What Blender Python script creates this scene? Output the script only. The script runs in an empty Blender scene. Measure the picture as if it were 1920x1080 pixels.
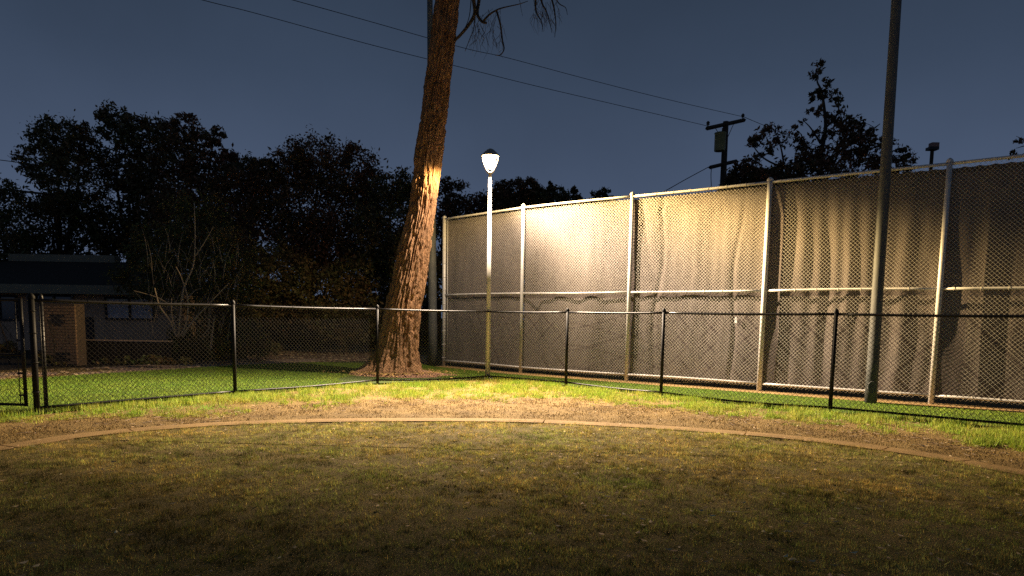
import bpy, math, random
import numpy as np
from mathutils import Matrix, Vector, noise
random.seed(7); rng = np.random.default_rng(7)
sc = bpy.context.scene
COL = sc.collection
R = math.radians

# ------------------------------------------------------------------ camera
F, CX, CY, CAMH = 1240.0, 960.0, 720.0, 1.40
PITCH, ROLL = math.atan(123/1240), math.atan(0.016)
fw = Vector((0, math.cos(PITCH), -math.sin(PITCH)))
r0 = Vector((1, 0, 0)); u0 = Vector((0, math.sin(PITCH), math.cos(PITCH)))
rt = r0*math.cos(ROLL) + u0*math.sin(ROLL)
up = u0*math.cos(ROLL) - r0*math.sin(ROLL)
EYE = Vector((0, 0, CAMH))
cd = bpy.data.cameras.new('camera'); cam = bpy.data.objects.new('camera', cd); COL.objects.link(cam)
cam.matrix_world = Matrix(((rt.x, up.x, -fw.x, EYE.x), (rt.y, up.y, -fw.y, EYE.y), (rt.z, up.z, -fw.z, EYE.z), (0, 0, 0, 1)))
cd.sensor_width = 36; cd.lens = F/1920*36; cd.shift_y = 180/1920; cd.clip_start = .05; cd.clip_end = 900
sc.camera = cam

def ray(px, py): return (fw + rt*((px-CX)/F) + up*(-(py-CY)/F))
def G(px, py, z=0.0):            # survey: where a line of sight meets the ground
    d = ray(px, py); t = (z-EYE.z)/d.z; return EYE + d*t
def at(px, py, Y):               # survey: the point on a line of sight at a given distance
    d = ray(px, py); return EYE + d*(Y/d.y)

# ------------------------------------------------------------------ sky
world = bpy.data.worlds.new('World'); sc.world = world; world.use_nodes = True
wn, wl = world.node_tree.nodes, world.node_tree.links
bg = wn['Background']
tc = wn.new('ShaderNodeTexCoord'); sep = wn.new('ShaderNodeSeparateXYZ'); ramp = wn.new('ShaderNodeValToRGB')
wl.new(tc.outputs['Generated'], sep.inputs[0]); wl.new(sep.outputs['Z'], ramp.inputs[0]); cn = wn.new('ShaderNodeTexNoise'); cn.inputs['Scale'].default_value = 2.2; cn.inputs['Detail'].default_value = 5; wl.new(tc.outputs['Generated'], cn.inputs['Vector'])
cr2 = wn.new('ShaderNodeMapRange'); wl.new(cn.outputs['Fac'], cr2.inputs[0]); cr2.inputs[1].default_value = .3; cr2.inputs[2].default_value = .7; cr2.inputs[3].default_value = .88; cr2.inputs[4].default_value = 1.12
vm = wn.new('ShaderNodeVectorMath'); vm.operation = 'SCALE'; wl.new(ramp.outputs[0], vm.inputs[0]); wl.new(cr2.outputs[0], vm.inputs['Scale']); wl.new(vm.outputs[0], bg.inputs[0])
cr = ramp.color_ramp
cr.elements[0].position = 0.0; cr.elements[0].color = (.092, .120, .190, 1)
cr.elements[1].position = 1.0; cr.elements[1].color = (.013, .021, .036, 1)
e = cr.elements.new(.16); e.color = (.068, .096, .160, 1)
e = cr.elements.new(.32); e.color = (.040, .060, .101, 1)
e = cr.elements.new(.50); e.color = (.021, .033, .055, 1)
bg.inputs[1].default_value = 1.0
sc.view_settings.view_transform = 'Standard'; sc.view_settings.look = 'None'
sc.view_settings.exposure = 0; sc.view_settings.gamma = 1; sc.view_settings.use_curve_mapping = False
sc.render.engine = 'CYCLES'
sc.cycles.use_denoising = False; sc.cycles.max_bounces = 5; sc.cycles.diffuse_bounces = 3
sc.cycles.transparent_max_bounces = 8; sc.cycles.sample_clamp_indirect = 1.0; sc.cycles.sample_clamp_direct = 12

# ------------------------------------------------------------------ materials
def mat(name, c1, c2=None, scale=8, rough=.8, metal=0, bump=0, bscale=60, detail=6, spec=.3, stretch=(1, 1, 1), c3=None, trans=0, attr=False, bdist=.02):
    m = bpy.data.materials.new(name); m.use_nodes = True
    n, l = m.node_tree.nodes, m.node_tree.links; b = n['Principled BSDF']
    b.inputs['Roughness'].default_value = rough; b.inputs['Metallic'].default_value = metal
    b.inputs['Specular IOR Level'].default_value = spec
    co = n.new('ShaderNodeTexCoord'); mp = n.new('ShaderNodeMapping'); mp.inputs['Scale'].default_value = stretch
    l.new(co.outputs['Object'], mp.inputs[0])
    if c2 is None: c2 = tuple(v*.75 for v in c1)
    nz = n.new('ShaderNodeTexNoise'); nz.inputs['Scale'].default_value = scale; nz.inputs['Detail'].default_value = detail
    nz.inputs['Roughness'].default_value = .65
    l.new(mp.outputs[0], nz.inputs['Vector'])
    rp = n.new('ShaderNodeValToRGB'); rp.color_ramp.elements[0].position = .34; rp.color_ramp.elements[1].position = .66
    rp.color_ramp.elements[0].color = (*c1, 1); rp.color_ramp.elements[1].color = (*c2, 1)
    if c3: q = rp.color_ramp.elements.new(.5); q.color = (*c3, 1)
    l.new(nz.outputs['Fac'], rp.inputs[0]); src = rp.outputs[0]
    if attr:
        a = n.new('ShaderNodeAttribute'); a.attribute_name = 'tint'
        mx = n.new('ShaderNodeMix'); mx.data_type = 'RGBA'; mx.blend_type = 'MULTIPLY'; mx.inputs[0].default_value = 1
        l.new(src, mx.inputs[6]); l.new(a.outputs['Color'], mx.inputs[7]); src = mx.outputs[2]
    l.new(src, b.inputs['Base Color'])
    if bump:
        n2 = n.new('ShaderNodeTexNoise'); n2.inputs['Scale'].default_value = bscale; n2.inputs['Detail'].default_value = 8
        l.new(mp.outputs[0], n2.inputs['Vector'])
        bp = n.new('ShaderNodeBump'); bp.inputs['Strength'].default_value = bump; bp.inputs['Distance'].default_value = bdist
        l.new(n2.outputs['Fac'], bp.inputs['Height']); l.new(bp.outputs[0], b.inputs['Normal'])
    if trans:
        tr = n.new('ShaderNodeBsdfTranslucent'); ms = n.new('ShaderNodeMixShader'); ms.inputs[0].default_value = trans
        l.new(src, tr.inputs[0]); l.new(b.outputs[0], ms.inputs[1]); l.new(tr.outputs[0], ms.inputs[2])
        l.new(ms.outputs[0], n['Material Output'].inputs[0])
    return m

M = {}
M['soil'] = mat('bare_soil', (.31, .210, .072), (.19, .125, .046), 1.9, .95, bump=.9, bscale=45, c3=(.26, .175, .062), bdist=.04)
M['far_soil'] = mat('dark_earth', (.06, .045, .03), (.035, .028, .018), 1.5, .95, bump=.6)
M['turf'] = mat('turf_soil', (.33, .245, .095), (.17, .14, .05), 2.6, .95, bump=1, bscale=70, c3=(.25, .19, .07), bdist=.03)
M['lawn'] = mat('lawn_soil', (.055, .085, .018), (.035, .05, .012), 2.0, .95, bump=.8, bscale=60)
M['blade_turf'] = mat('dry_turf_blade', (.58, .45, .155), (.35, .36, .085), 1.0, .85, attr=True, trans=.42, c3=(.49, .40, .13), detail=8)
M['blade_lawn'] = mat('green_grass_blade', (.24, .44, .045), (.36, .50, .06), .9, .7, attr=True, trans=.3)
M['blade_verge'] = mat('verge_grass_blade', (.32, .50, .05), (.56, .56, .13), 1.8, .7, attr=True, trans=.3)
M['kerb'] = mat('concrete_edging', (.44, .29, .12), (.30, .195, .08), 1.6, .9, bump=.6, bscale=90)
M['galv'] = mat('galvanised_steel', (.74, .72, .68), (.58, .565, .54), 14, .42, .1, spec=.5)
M['galvwire'] = mat('galvanised_wire', (.74, .70, .58), (.62, .58, .47), 30, .45, .15, spec=.5)
M['pole'] = mat('weathered_steel_pole', (.12, .125, .115), (.07, .073, .07), 9, .65, .0, bump=.15, bscale=50, spec=.5, stretch=(1, 1, .3))
M['white'] = mat('grey_pole_paint', (.60, .585, .55), (.50, .49, .46), 7, .5)
M['black'] = mat('black_vinyl', (.014, .014, .015), (.009, .009, .010), 20, .42, spec=.30)
M['blackpost'] = mat('black_post', (.010, .010, .010), (.007, .007, .007), 20, .6, spec=.2)
M['blackwire'] = mat('black_vinyl_wire', (.022, .022, .022), (.015, .015, .015), 20, .38, spec=.6)
M['screen'] = mat('windscreen_fabric', (.175, .146, .132), (.108, .089, .080), 1.6, .85, bump=.25, bscale=240, trans=.10, c3=(.144, .119, .108), stretch=(1, 1, .5))
M['hem'] = mat('windscreen_hem', (.105, .085, .07), None, 20, .8)
M['bark'] = mat('furrowed_bark', (.36, .205, .108), (.16, .090, .048), 7, .95, bump=1, bscale=38, c3=(.26, .147, .076), stretch=(1, 1, .35), bdist=.05)
M['darkbark'] = mat('dark_bark', (.060, .045, .035), (.03, .024, .018), 12, .95, bump=.6)
M['palestem'] = mat('pale_stem', (.46, .36, .26), (.28, .21, .15), 12, .9)
M['leafdark'] = mat('dark_leaf', (.070, .085, .040), (.12, .088, .045), .5, .6, attr=True, trans=.15)
M['leafred'] = mat('reddish_leaf', (.15, .075, .045), (.080, .075, .035), .6, .6, attr=True, trans=.15)
M['leafshrub'] = mat('shrub_leaf', (.08, .12, .04), (.15, .11, .05), 1.2, .6, attr=True, trans=.2)
M['leafdry'] = mat('dry_leaf', (.50, .36, .20), (.66, .56, .40), 4, .8, attr=True)
M['mulch'] = mat('bark_mulch', (.30, .17, .12), (.16, .09, .06), 18, .95, bump=1, bscale=30)
M['path'] = mat('gravel_path', (.52, .37, .30), (.34, .24, .19), 25, .95, bump=.8, bscale=60)
M['wood'] = mat('utility_wood', (.06, .045, .03), (.035, .027, .02), 10, .9, stretch=(1, 1, .1))
M['can'] = mat('transformer_paint', (.30, .28, .12), (.22, .21, .09), 5, .5)
M['wire'] = mat('wire_insulation', (.012, .012, .014), None, 5, .7)
M['stucco'] = mat('tan_stucco', (.58, .40, .28), (.46, .31, .21), 3, .9, bump=.3)
M['brick'] = mat('orange_brick', (.32, .20, .125), (.23, .145, .09), 5, .9, bump=.4)
M['mortar'] = mat('mortar', (.14, .10, .07), None, 20, .95)
M['roof'] = mat('dark_roofing', (.040, .034, .028), (.025, .021, .018), 6, .9)
M['fascia'] = mat('green_grey_fascia', (.22, .20, .14), (.17, .155, .11), 3, .6)
M['frame'] = mat('dark_window_frame', (.02, .022, .028), None, 5, .5)
M['blind'] = mat('pale_blind', (.6, .58, .62), (.5, .48, .52), 4, .8)
M['glassdark'] = mat('dark_glass', (.01, .012, .016), None, 3, .12, spec=.7)
M['trimw'] = mat('pale_trim', (.34, .34, .33), None, 5, .7)
M['plank'] = mat('dark_fence_board', (.028, .022, .018), (.018, .014, .012), 8, .85)
M['tag'] = mat('white_plastic', (.8, .8, .78), None, 5, .5)
M['headpink'] = mat('weathered_lamp_housing', (.32, .18, .15), None, 5, .6)
M['cap'] = mat('lamp_cap_metal', (.45, .42, .38), None, 9, .4, .6)
def emis(name, col, s, tfac):
    m = bpy.data.materials.new(name); m.use_nodes = True; n, l = m.node_tree.nodes, m.node_tree.links
    n.remove(n['Principled BSDF']); em = n.new('ShaderNodeEmission'); em.inputs[0].default_value = (*col, 1); em.inputs[1].default_value = s
    tr = n.new('ShaderNodeBsdfTransparent'); mx = n.new('ShaderNodeMixShader'); mx.inputs[0].default_value = 1-tfac
    l.new(tr.outputs[0], mx.inputs[1]); l.new(em.outputs[0], mx.inputs[2]); l.new(mx.outputs[0], n['Material Output'].inputs[0]); return m
M['bulb'] = emis('lit_globe', (1, .70, .42), 14, .5)

# ------------------------------------------------------------------ mesh helpers
class MB:
    def __init__(s): s.v = []; s.f = []; s.smooth = []
    def add(s, vs, fs, smooth=False):
        o = len(s.v); s.v += [tuple(v) for v in vs]; s.f += [tuple(i+o for i in f) for f in fs]; s.smooth += [smooth]*len(fs)
    def box(s, c, size, rz=0):
        cx, cy, cz = c; a, b, h = size[0]/2, size[1]/2, size[2]/2; ca, sa = math.cos(rz), math.sin(rz); vs = []
        for z in (-h, h):
            for x, y in ((-a, -b), (a, -b), (a, b), (-a, b)): vs.append((cx+x*ca-y*sa, cy+x*sa+y*ca, cz+z))
        s.add(vs, [(3, 2, 1, 0), (4, 5, 6, 7), (0, 1, 5, 4), (1, 2, 6, 5), (2, 3, 7, 6), (3, 0, 4, 7)])
    def tube(s, pts, rad, n=8, cap=True):
        pts = [Vector(p) for p in pts]; k = len(pts)
        rad = [rad]*k if not hasattr(rad, '__len__') else rad
        vs = []; fs = []; prev = None
        for i, p in enumerate(pts):
            d = (pts[min(i+1, k-1)]-pts[max(i-1, 0)]).normalized()
            if prev is None:
                a = Vector((0, 0, 1)) if abs(d.z) < .9 else Vector((1, 0, 0)); x = d.cross(a).normalized()
            else: x = (prev - d*prev.dot(d)).normalized()
            prev = x; y = d.cross(x)
            for j in range(n):
                t = 2*math.pi*j/n; vs.append(p + (x*math.cos(t)+y*math.sin(t))*rad[i])
        for i in range(k-1):
            for j in range(n): fs.append((i*n+j, i*n+(j+1) % n, (i+1)*n+(j+1) % n, (i+1)*n+j))
        s.add(vs, fs, n > 4)
        if cap: o = len(s.v)-len(vs); s.f += [tuple(o+j for j in range(n-1, -1, -1)), tuple(o+(k-1)*n+j for j in range(n))]; s.smooth += [False, False]
    def lathe(s, prof, c, n=20):
        vs = []; fs = []; k = len(prof)
        for r, z in prof:
            for j in range(n): t = 2*math.pi*j/n; vs.append((c[0]+r*math.cos(t), c[1]+r*math.sin(t), c[2]+z))
        for i in range(k-1):
            for j in range(n): fs.append((i*n+j, i*n+(j+1) % n, (i+1)*n+(j+1) % n, (i+1)*n+j))
        s.add(vs, fs, True)
    def build(s, name, m, parent=None, kind=None):
        me = bpy.data.meshes.new(name); me.from_pydata(s.v, [], s.f); me.polygons.foreach_set('use_smooth', s.smooth)
        me.materials.append(m if not isinstance(m, str) else M[m]); me.update()
        o = bpy.data.objects.new(name, me); COL.objects.link(o)
        if parent: o.parent = parent
        if kind: o['kind'] = kind
        return o
def npmesh(name, V, Fc, m, parent=None, tint=None, kind=None, smooth=False):
    V = np.asarray(V, np.float32); Fc = np.asarray(Fc, np.int32); k = Fc.shape[1]
    me = bpy.data.meshes.new(name); me.vertices.add(len(V)); me.vertices.foreach_set('co', V.ravel())
    me.loops.add(Fc.size); me.loops.foreach_set('vertex_index', Fc.ravel())
    me.polygons.add(len(Fc)); me.polygons.foreach_set('loop_start', np.arange(0, Fc.size, k, dtype=np.int32))
    me.polygons.foreach_set('use_smooth', np.full(len(Fc), smooth)); me.update(calc_edges=True)
    if tint is not None:
        a = me.color_attributes.new('tint', 'FLOAT_COLOR', 'POINT'); a.data.foreach_set('color', np.asarray(tint, np.float32).ravel())
    me.materials.append(M[m]); o = bpy.data.objects.new(name, me); COL.objects.link(o)
    if parent: o.parent = parent
    if kind: o['kind'] = kind
    return o
def thing(name, label, cat, loc=(0, 0, 0), group=None):
    o = bpy.data.objects.new(name, None); COL.objects.link(o); o['label'] = label; o['category'] = cat
    o.empty_display_size = .2
    if group: o['group'] = group
    return o
def tag(o, label, cat, group=None):
    o['label'] = label; o['category'] = cat
    if group: o['group'] = group
    return o

# ------------------------------------------------------------------ plan (metres)
def catmull(P, n=10, closed=False):
    P = [np.array(p[:2], float) for p in P]; out = []; k = len(P)
    rngi = range(k if closed else k-1)
    for i in rngi:
        p0 = P[(i-1) % k] if closed or i > 0 else P[0]; p1 = P[i]; p2 = P[(i+1) % k]; p3 = P[(i+2) % k] if closed or i+2 < k else P[-1]
        for t in np.linspace(0, 1, n, endpoint=False):
            out.append(.5*((2*p1)+(-p0+p2)*t+(2*p0-5*p1+4*p2-p3)*t*t+(-p0+3*p1-3*p2+p3)*t**3))
    if not closed: out.append(P[-1])
    return np.array(out)
kerb_px = [(0, 838), (130, 818), (280, 803), (460, 792), (700, 787), (960, 788), (1200, 798), (1400, 812), (1560, 828), (1700, 846), (1800, 862), (1920, 884)]
kpts = [tuple(G(*p)[:2]) for p in kerb_px]
back = [(6.7, 3.4), (6.9, .5), (5.6, -2.6), (2.6, -4.7), (-1.2, -4.9), (-4.6, -3.2), (-6.6, -.2), (-6.9, 3.0)]
kerb_line = catmull(kpts + back, 12, True)
def offset_loop(L, d):
    T = np.roll(L, -1, 0)-np.roll(L, 1, 0); T /= np.linalg.norm(T, axis=1)[:, None]+1e-9
    N = np.stack([T[:, 1], -T[:, 0]], 1)      # clockwise loop: right side is inside
    return L + N*d
fence_pts = [G(70, 776), G(441, 743), G(708, 720), G(914, 712), G(1061, 724), G(1239, 744), G(1556, 774)]
fence_pts = [Vector((p.x, p.y, 0)) for p in fence_pts]
d_ = (fence_pts[6]-fence_pts[5]).normalized()
fence_pts += [fence_pts[6]+d_*3.0, fence_pts[6]+d_*6.0]
TP0 = G(976, 701); TP1 = G(1745, 759); tdir = Vector((TP1.x-TP0.x, TP1.y-TP0.y, 0)).normalized(); tstep = (TP1-TP0).length/3
tnor = Vector((-tdir.y, tdir.x, 0))
if tnor.y < 0: tnor = -tnor                       # points away from us
tall = [Vector((TP0.x, TP0.y, 0))+tdir*tstep*i for i in range(-1, 6)]
tall[0] = Vector((*G(832, 687)[:2], 0))
TALLH, LOWH = 4.14, 1.56

def in_poly(px, py, poly):
    poly = np.asarray(poly); inside = np.zeros(len(px), bool); j = len(poly)-1
    for i in range(len(poly)):
        xi, yi = poly[i]; xj, yj = poly[j]
        c = ((yi > py) != (yj > py)) & (px < (xj-xi)*(py-yi)/(yj-yi+1e-12)+xi)
        inside ^= c; j = i
    return inside
def sheet(name, poly, z, m, cell=None):
    mb = MB(); mb.add([(p[0], p[1], z) for p in poly], [tuple(range(len(poly)))])
    o = mb.build(name, m); o['kind'] = 'structure'
    if o.data.polygons[0].normal.z < 0: o.data.flip_normals()
    return o
# ground
mb = MB(); mb.add([(-400, -60, -.02), (400, -60, -.02), (400, 700, -.02), (-400, 700, -.02)], [(0, 1, 2, 3)])
g = mb.build('ground', 'far_soil'); g['kind'] = 'structure'
# dirt track: gently uneven sheet around the turf
nx, ny = 150, 130; X, Y = np.meshgrid(np.linspace(-12, 12, nx), np.linspace(-8, 16.5, ny))
def bumpf(x, y): return .012*np.sin(x*2.1+.7*y)+.01*np.sin(y*3.3-x*1.2)+.006*np.sin(7*x+4*y)
V = np.stack([X.ravel(), Y.ravel(), (bumpf(X, Y)*.5-.006).ravel()], 1)
I = np.arange(nx*ny).reshape(ny, nx); FQ = np.stack([I[:-1, :-1], I[:-1, 1:], I[1:, 1:], I[1:, :-1]], -1).reshape(-1, 4)
o = npmesh('dirt_track', V, FQ, 'soil', kind='structure', smooth=True)
# turf
turf_loop = offset_loop(kerb_line, .30)
sheet('turf', turf_loop, .012, 'turf')
# kerb: flush concrete edging cast in lengths
kroot = bpy.data.objects.new('concrete_edging', None); COL.objects.link(kroot); kroot['kind'] = 'structure'
kl2 = turf_loop; npt = len(kerb_line); seg = 21
for s0 in range(0, npt, seg):
    idx = [(s0+i) % npt for i in range(min(seg, npt-s0)+1)]
    mbk = MB(); vs = []; fs = []; k = len(idx)
    A = [kerb_line[i].copy() for i in idx]; B = [kl2[i].copy() for i in idx]
    dA = A[1]-A[0]; dA /= np.linalg.norm(dA)
    if k > 2: A[0] += dA*.008; B[0] += dA*.008; A[-1] -= (A[-1]-A[-2])/np.linalg.norm(A[-1]-A[-2])*.008; B[-1] -= (B[-1]-B[-2])/np.linalg.norm(B[-1]-B[-2])*.008
    dz = random.uniform(-.004, .004)
    for a, b in zip(A, B): vs += [(a[0], a[1], -.05), (a[0], a[1], .022+dz), (b[0], b[1], .025+dz), (b[0], b[1], -.05)]
    for i in range(k-1):
        for j in range(3): fs.append((i*4+j, (i+1)*4+j, (i+1)*4+j+1, i*4+j+1))
    fs += [(0, 1, 2, 3), ((k-1)*4+3, (k-1)*4+2, (k-1)*4+1, (k-1)*4)]
    mbk.add(vs, fs); mbk.build('edging_block', 'kerb', kroot)
# lawn
verge_px = [(-120, 792), (0, 789), (80, 784), (200, 782), (300, 779), (400, 772), (460, 768), (500, 762), (600, 756), (680, 751), (760, 747), (860, 745), (960, 748), (1060, 748), (1150, 752), (1250, 762), (1330, 773), (1400, 780), (1500, 790), (1600, 802), (1700, 815), (1800, 830), (1920, 850), (2060, 874)]
verge = catmull([G(*p)[:2] for p in verge_px], 8)
jit = np.array([noise.noise(Vector((p[0]*2.3, p[1]*2.3, 0)))*.22+noise.noise(Vector((p[0]*7, p[1]*7, 3)))*.10 for p in verge])
verge_j = verge.copy(); verge_j[:, 1] += jit
tall_front = [tuple((tall[i]-tnor*.42)[:2]) for i in (6, 5, 4, 3, 2, 1, 0)]
back_px = [(790, 684), (700, 678), (600, 679), (440, 686), (200, 701), (80, 709), (0, 713), (-120, 716)]
lawn_poly = np.array([tuple(p) for p in verge_j]+[tall_front[0]]+tall_front[1:]+[tuple(G(*p)[:2]) for p in back_px])
gl0 = fence_pts[0]
lawn_sheet = [(-12, gl0.y+.3), (gl0.x-.2, gl0.y+.1)]+[(p.x, p.y+.04) for p in fence_pts]+[tall_front[0]]+tall_front[1:]+[tuple(G(*p)[:2]) for p in back_px]
sheet('lawn', lawn_sheet, .014, 'lawn')
path_poly = [tuple(G(*p)[:2]) for p in [(-160, 717), (0, 714), (80, 710), (200, 702), (440, 687), (600, 680), (600, 672), (440, 674), (300, 682), (180, 689), (80, 694), (0, 699), (-160, 702)]]
sheet('path', path_poly, -.004, 'path')
bed_poly = [tuple(G(*p)[:2]) for p in [(440, 686), (600, 679), (700, 678), (800, 683), (800, 668), (740, 655), (600, 655), (470, 662)]]
sheet('mulch_bed', bed_poly, -.008, 'mulch')
strip = [tuple((tall[i]-tnor*.42)[:2]) for i in range(0, 7)]+[tuple((tall[i]+tnor*.25)[:2]) for i in range(6, -1, -1)]
sheet('concrete_strip', strip, .018, 'kerb')

# ------------------------------------------------------------------ grass
def blades(name, P, h, w, m, lean=.5, tint=None, z0=.01, bend=True):
    n = len(P); a = rng.uniform(0, 2*np.pi, n); b = rng.uniform(0, 2*np.pi, n); ln = np.abs(rng.normal(0, lean, n)).clip(0, 1.5)
    h = h*rng.uniform(.5, 1.3, n); w = w*rng.uniform(.7, 1.3, n)
    sx, sy = np.cos(a)*w/2, np.sin(a)*w/2
    tx, ty, tz = np.cos(b)*np.sin(ln)*h, np.sin(b)*np.sin(ln)*h, np.cos(ln)*h
    z = np.full(n, z0)
    V = np.stack([np.stack([P[:, 0]-sx, P[:, 1]-sy, z], 1), np.stack([P[:, 0]+sx, P[:, 1]+sy, z], 1),
                  np.stack([P[:, 0]+tx, P[:, 1]+ty, z+tz], 1)], 1).reshape(-1, 3)
    Fc = np.arange(3*n).reshape(n, 3)
    t = rng.uniform(.35, 1.5, n)
    if tint is None: c = np.stack([t*rng.uniform(.85, 1.2, n), t, t*rng.uniform(.7, 1.2, n), np.ones(n)], 1)
    else: c = tint(n, t)
    return npmesh(name, V, Fc, m, tint=np.repeat(c, 3, 0), kind='stuff')
_T = rng.uniform(-1, 1, (256, 256))
def vn(P, s, o=0):
    x = P[:, 0]*s+o*17.3+500; y = P[:, 1]*s+o*9.1+500; xi = np.floor(x).astype(int); yi = np.floor(y).astype(int); fx = x-xi; fy = y-yi
    fx = fx*fx*(3-2*fx); fy = fy*fy*(3-2*fy); a = _T[xi % 256, yi % 256]; b = _T[(xi+1) % 256, yi % 256]; c = _T[xi % 256, (yi+1) % 256]; d = _T[(xi+1) % 256, (yi+1) % 256]
    return (a*(1-fx)+b*fx)*(1-fy)+(c*(1-fx)+d*fx)*fy
def fbm(P, s, o=0):
    return np.array([noise.fractal(Vector((x*s, y*s, o)), 1., 2., 3) for x, y in P])
# near turf, denser close to us
def frustum(P, m=1.15): return np.abs(P[:, 0]) < (P[:, 1]*.80*m+.8)
N = 2600000
P = np.stack([rng.uniform(-8, 8, N), rng.uniform(2.2, 9.3, N)], 1)
P = P[frustum(P)]; rag = offset_loop(kerb_line, .24); rag = rag+np.array([[0, noise.noise(Vector((p[0]*3, p[1]*3, 9)))*.16+noise.noise(Vector((p[0]*11, p[1]*11, 9)))*.06] for p in rag])
P = P[in_poly(P[:, 0], P[:, 1], rag)]
den = .36+.26*vn(P, 16, 1)+.20*vn(P, 7, 2)+.12*vn(P, 1.6, 3)
P = P[rng.uniform(0, 1, len(P)) < np.clip(den, .06, 1)][:760000]
hh = .027*(1+.45*vn(P, 9, 4)+.3*vn(P, 2.2, 5))
big = vn(P, 1.1, 6)+.6*vn(P, 3.7, 7)
def tturf(n, t):
    k = rng.uniform(0, 1, n)+big*.35
    r = np.where(k < .5, 1.05, .78); gg = np.where(k < .5, .97, 1.02); t = t*(1+.55*vn(P, 13, 8)+.5*vn(P, 31, 10)+.25*vn(P, 2.5, 9))
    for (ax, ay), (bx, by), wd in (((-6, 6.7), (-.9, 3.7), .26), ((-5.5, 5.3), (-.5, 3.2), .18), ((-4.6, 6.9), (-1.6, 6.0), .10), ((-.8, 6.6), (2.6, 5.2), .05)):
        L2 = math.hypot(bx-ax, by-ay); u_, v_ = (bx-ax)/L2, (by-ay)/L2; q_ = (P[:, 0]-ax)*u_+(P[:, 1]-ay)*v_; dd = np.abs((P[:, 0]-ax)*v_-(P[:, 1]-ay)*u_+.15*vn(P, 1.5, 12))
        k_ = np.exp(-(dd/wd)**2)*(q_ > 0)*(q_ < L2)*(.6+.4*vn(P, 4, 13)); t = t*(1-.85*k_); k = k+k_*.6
    hi = np.where(rng.uniform(0, 1, n) < .04, 2.0, 1)
    return np.stack([t*r*hi, t*gg*hi, t*.9*hi, np.ones(n)], 1)
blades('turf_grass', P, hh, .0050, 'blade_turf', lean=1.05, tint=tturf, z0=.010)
# lawn behind and the rough verge in front of the fence
N = 900000
P = np.stack([rng.uniform(-14, 12, N), rng.uniform(7.2, 19.5, N)], 1); P = P[frustum(P, 1.05)]
P = P[in_poly(P[:, 0], P[:, 1], lawn_poly)]
bare = np.hypot(P[:, 0]-G(735, 712).x, (P[:, 1]-G(735, 712).y)*1.0) < 1.15
P = P[~bare]
fl = np.array([[p.x, p.y] for p in fence_pts]); fy = np.interp(P[:, 0], fl[:, 0], fl[:, 1])
left = P[:, 0] < fl[0, 0]; fy[left] = fl[0, 1]
front = P[:, 1] < fy+.12
PL = P[~front]; PV = P[front]
print('grass', len(PL), len(PV))
blades('lawn_grass', PL[:330000], .030, .008, 'blade_lawn', lean=.6)
dist = np.interp(PV[:, 0], verge_j[:, 0], verge_j[:, 1]); edge = PV[:, 1]-dist
cov = .72+.5*vn(PV, 1.7, 11)+.6*vn(PV, 5.5, 12)+.35*vn(PV, 14, 13)-.75*np.exp(-edge/.22)
PV = PV[rng.uniform(0, 1, len(PV)) < np.clip(cov, 0, 1)]
hv = .040*(1+.5*vn(PV, 2.3, 14)+.5*vn(PV, 7, 15))
def tverge(n, t):
    dry = (rng.uniform(-1, 1, n)*.6+vn(PV[:n], 2.1, 16)+.5*vn(PV[:n], 8, 17)) > .25
    t = t*(1+.3*vn(PV[:n], 10, 18))
    return np.stack([t*np.where(dry, 1.15, .72), t*np.where(dry, .86, 1.0), t*np.where(dry, 1.3, .8), np.ones(n)], 1)
# tufts: pull blades towards tuft centres
idx = rng.integers(0, len(PV), 5200); C_ = PV[idx]; C_ = C_[rng.uniform(-.6, .6, len(C_)) < vn(C_, 2.3, 14)][:2300]; rep = rng.integers(10, 34, len(C_)); C2 = np.repeat(C_, rep, 0)
sp = np.repeat(rng.uniform(.02, .07, len(C_)), rep)[:, None]; C2 = C2+rng.normal(0, 1, C2.shape)*sp
PV = PV[rng.permutation(len(PV))][:170000]; hv = .040*(1+.5*vn(PV, 2.3, 14)+.5*vn(PV, 7, 15)); blades('verge_grass', PV, hv, .007, 'blade_verge', lean=.8, tint=tverge)
blades('tufted_grass', C2, .085, .009, 'blade_verge', lean=.55)
# weeds breaking up the dirt between the verge and the kerb
Q = verge_j[rng.integers(0, len(verge_j), 1500)]+np.stack([rng.normal(0, .1, 1500), -np.abs(rng.normal(0, .30, 1500))+.12], 1); Q = Q[vn(Q, 1.9, 21)+.5*vn(Q, 6, 22) > -.1]
rep = rng.integers(4, 22, len(Q)); Q2 = np.repeat(Q, rep, 0)+rng.normal(0, .03, (rep.sum(), 2))
blades('dirt_weeds', Q2, .05, .008, 'blade_verge', lean=.8, z0=0)
# soil crumbs and thatch on the track
N = 420000; P = np.stack([rng.uniform(-9, 9, N), rng.uniform(5.5, 13.2, N)], 1)
P = P[frustum(P, 1.03)]; P = P[~in_poly(P[:, 0], P[:, 1], kerb_line)]; P = P[~in_poly(P[:, 0], P[:, 1], lawn_poly)]
fy = np.interp(P[:, 0], verge[:, 0], verge[:, 1]); P = P[P[:, 1] < fy+.1]
M['thatch'] = mat('thatch', (.36, .25, .09), (.24, .165, .058), 3, .9, attr=True)
P = P[rng.uniform(-.3, 1, len(P)) < .35+vn(P, 3, 23)*.7+.5*vn(P, 11, 24)]; blades('thatch', P, .026, .007, 'thatch', lean=1.35, z0=0)
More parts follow.
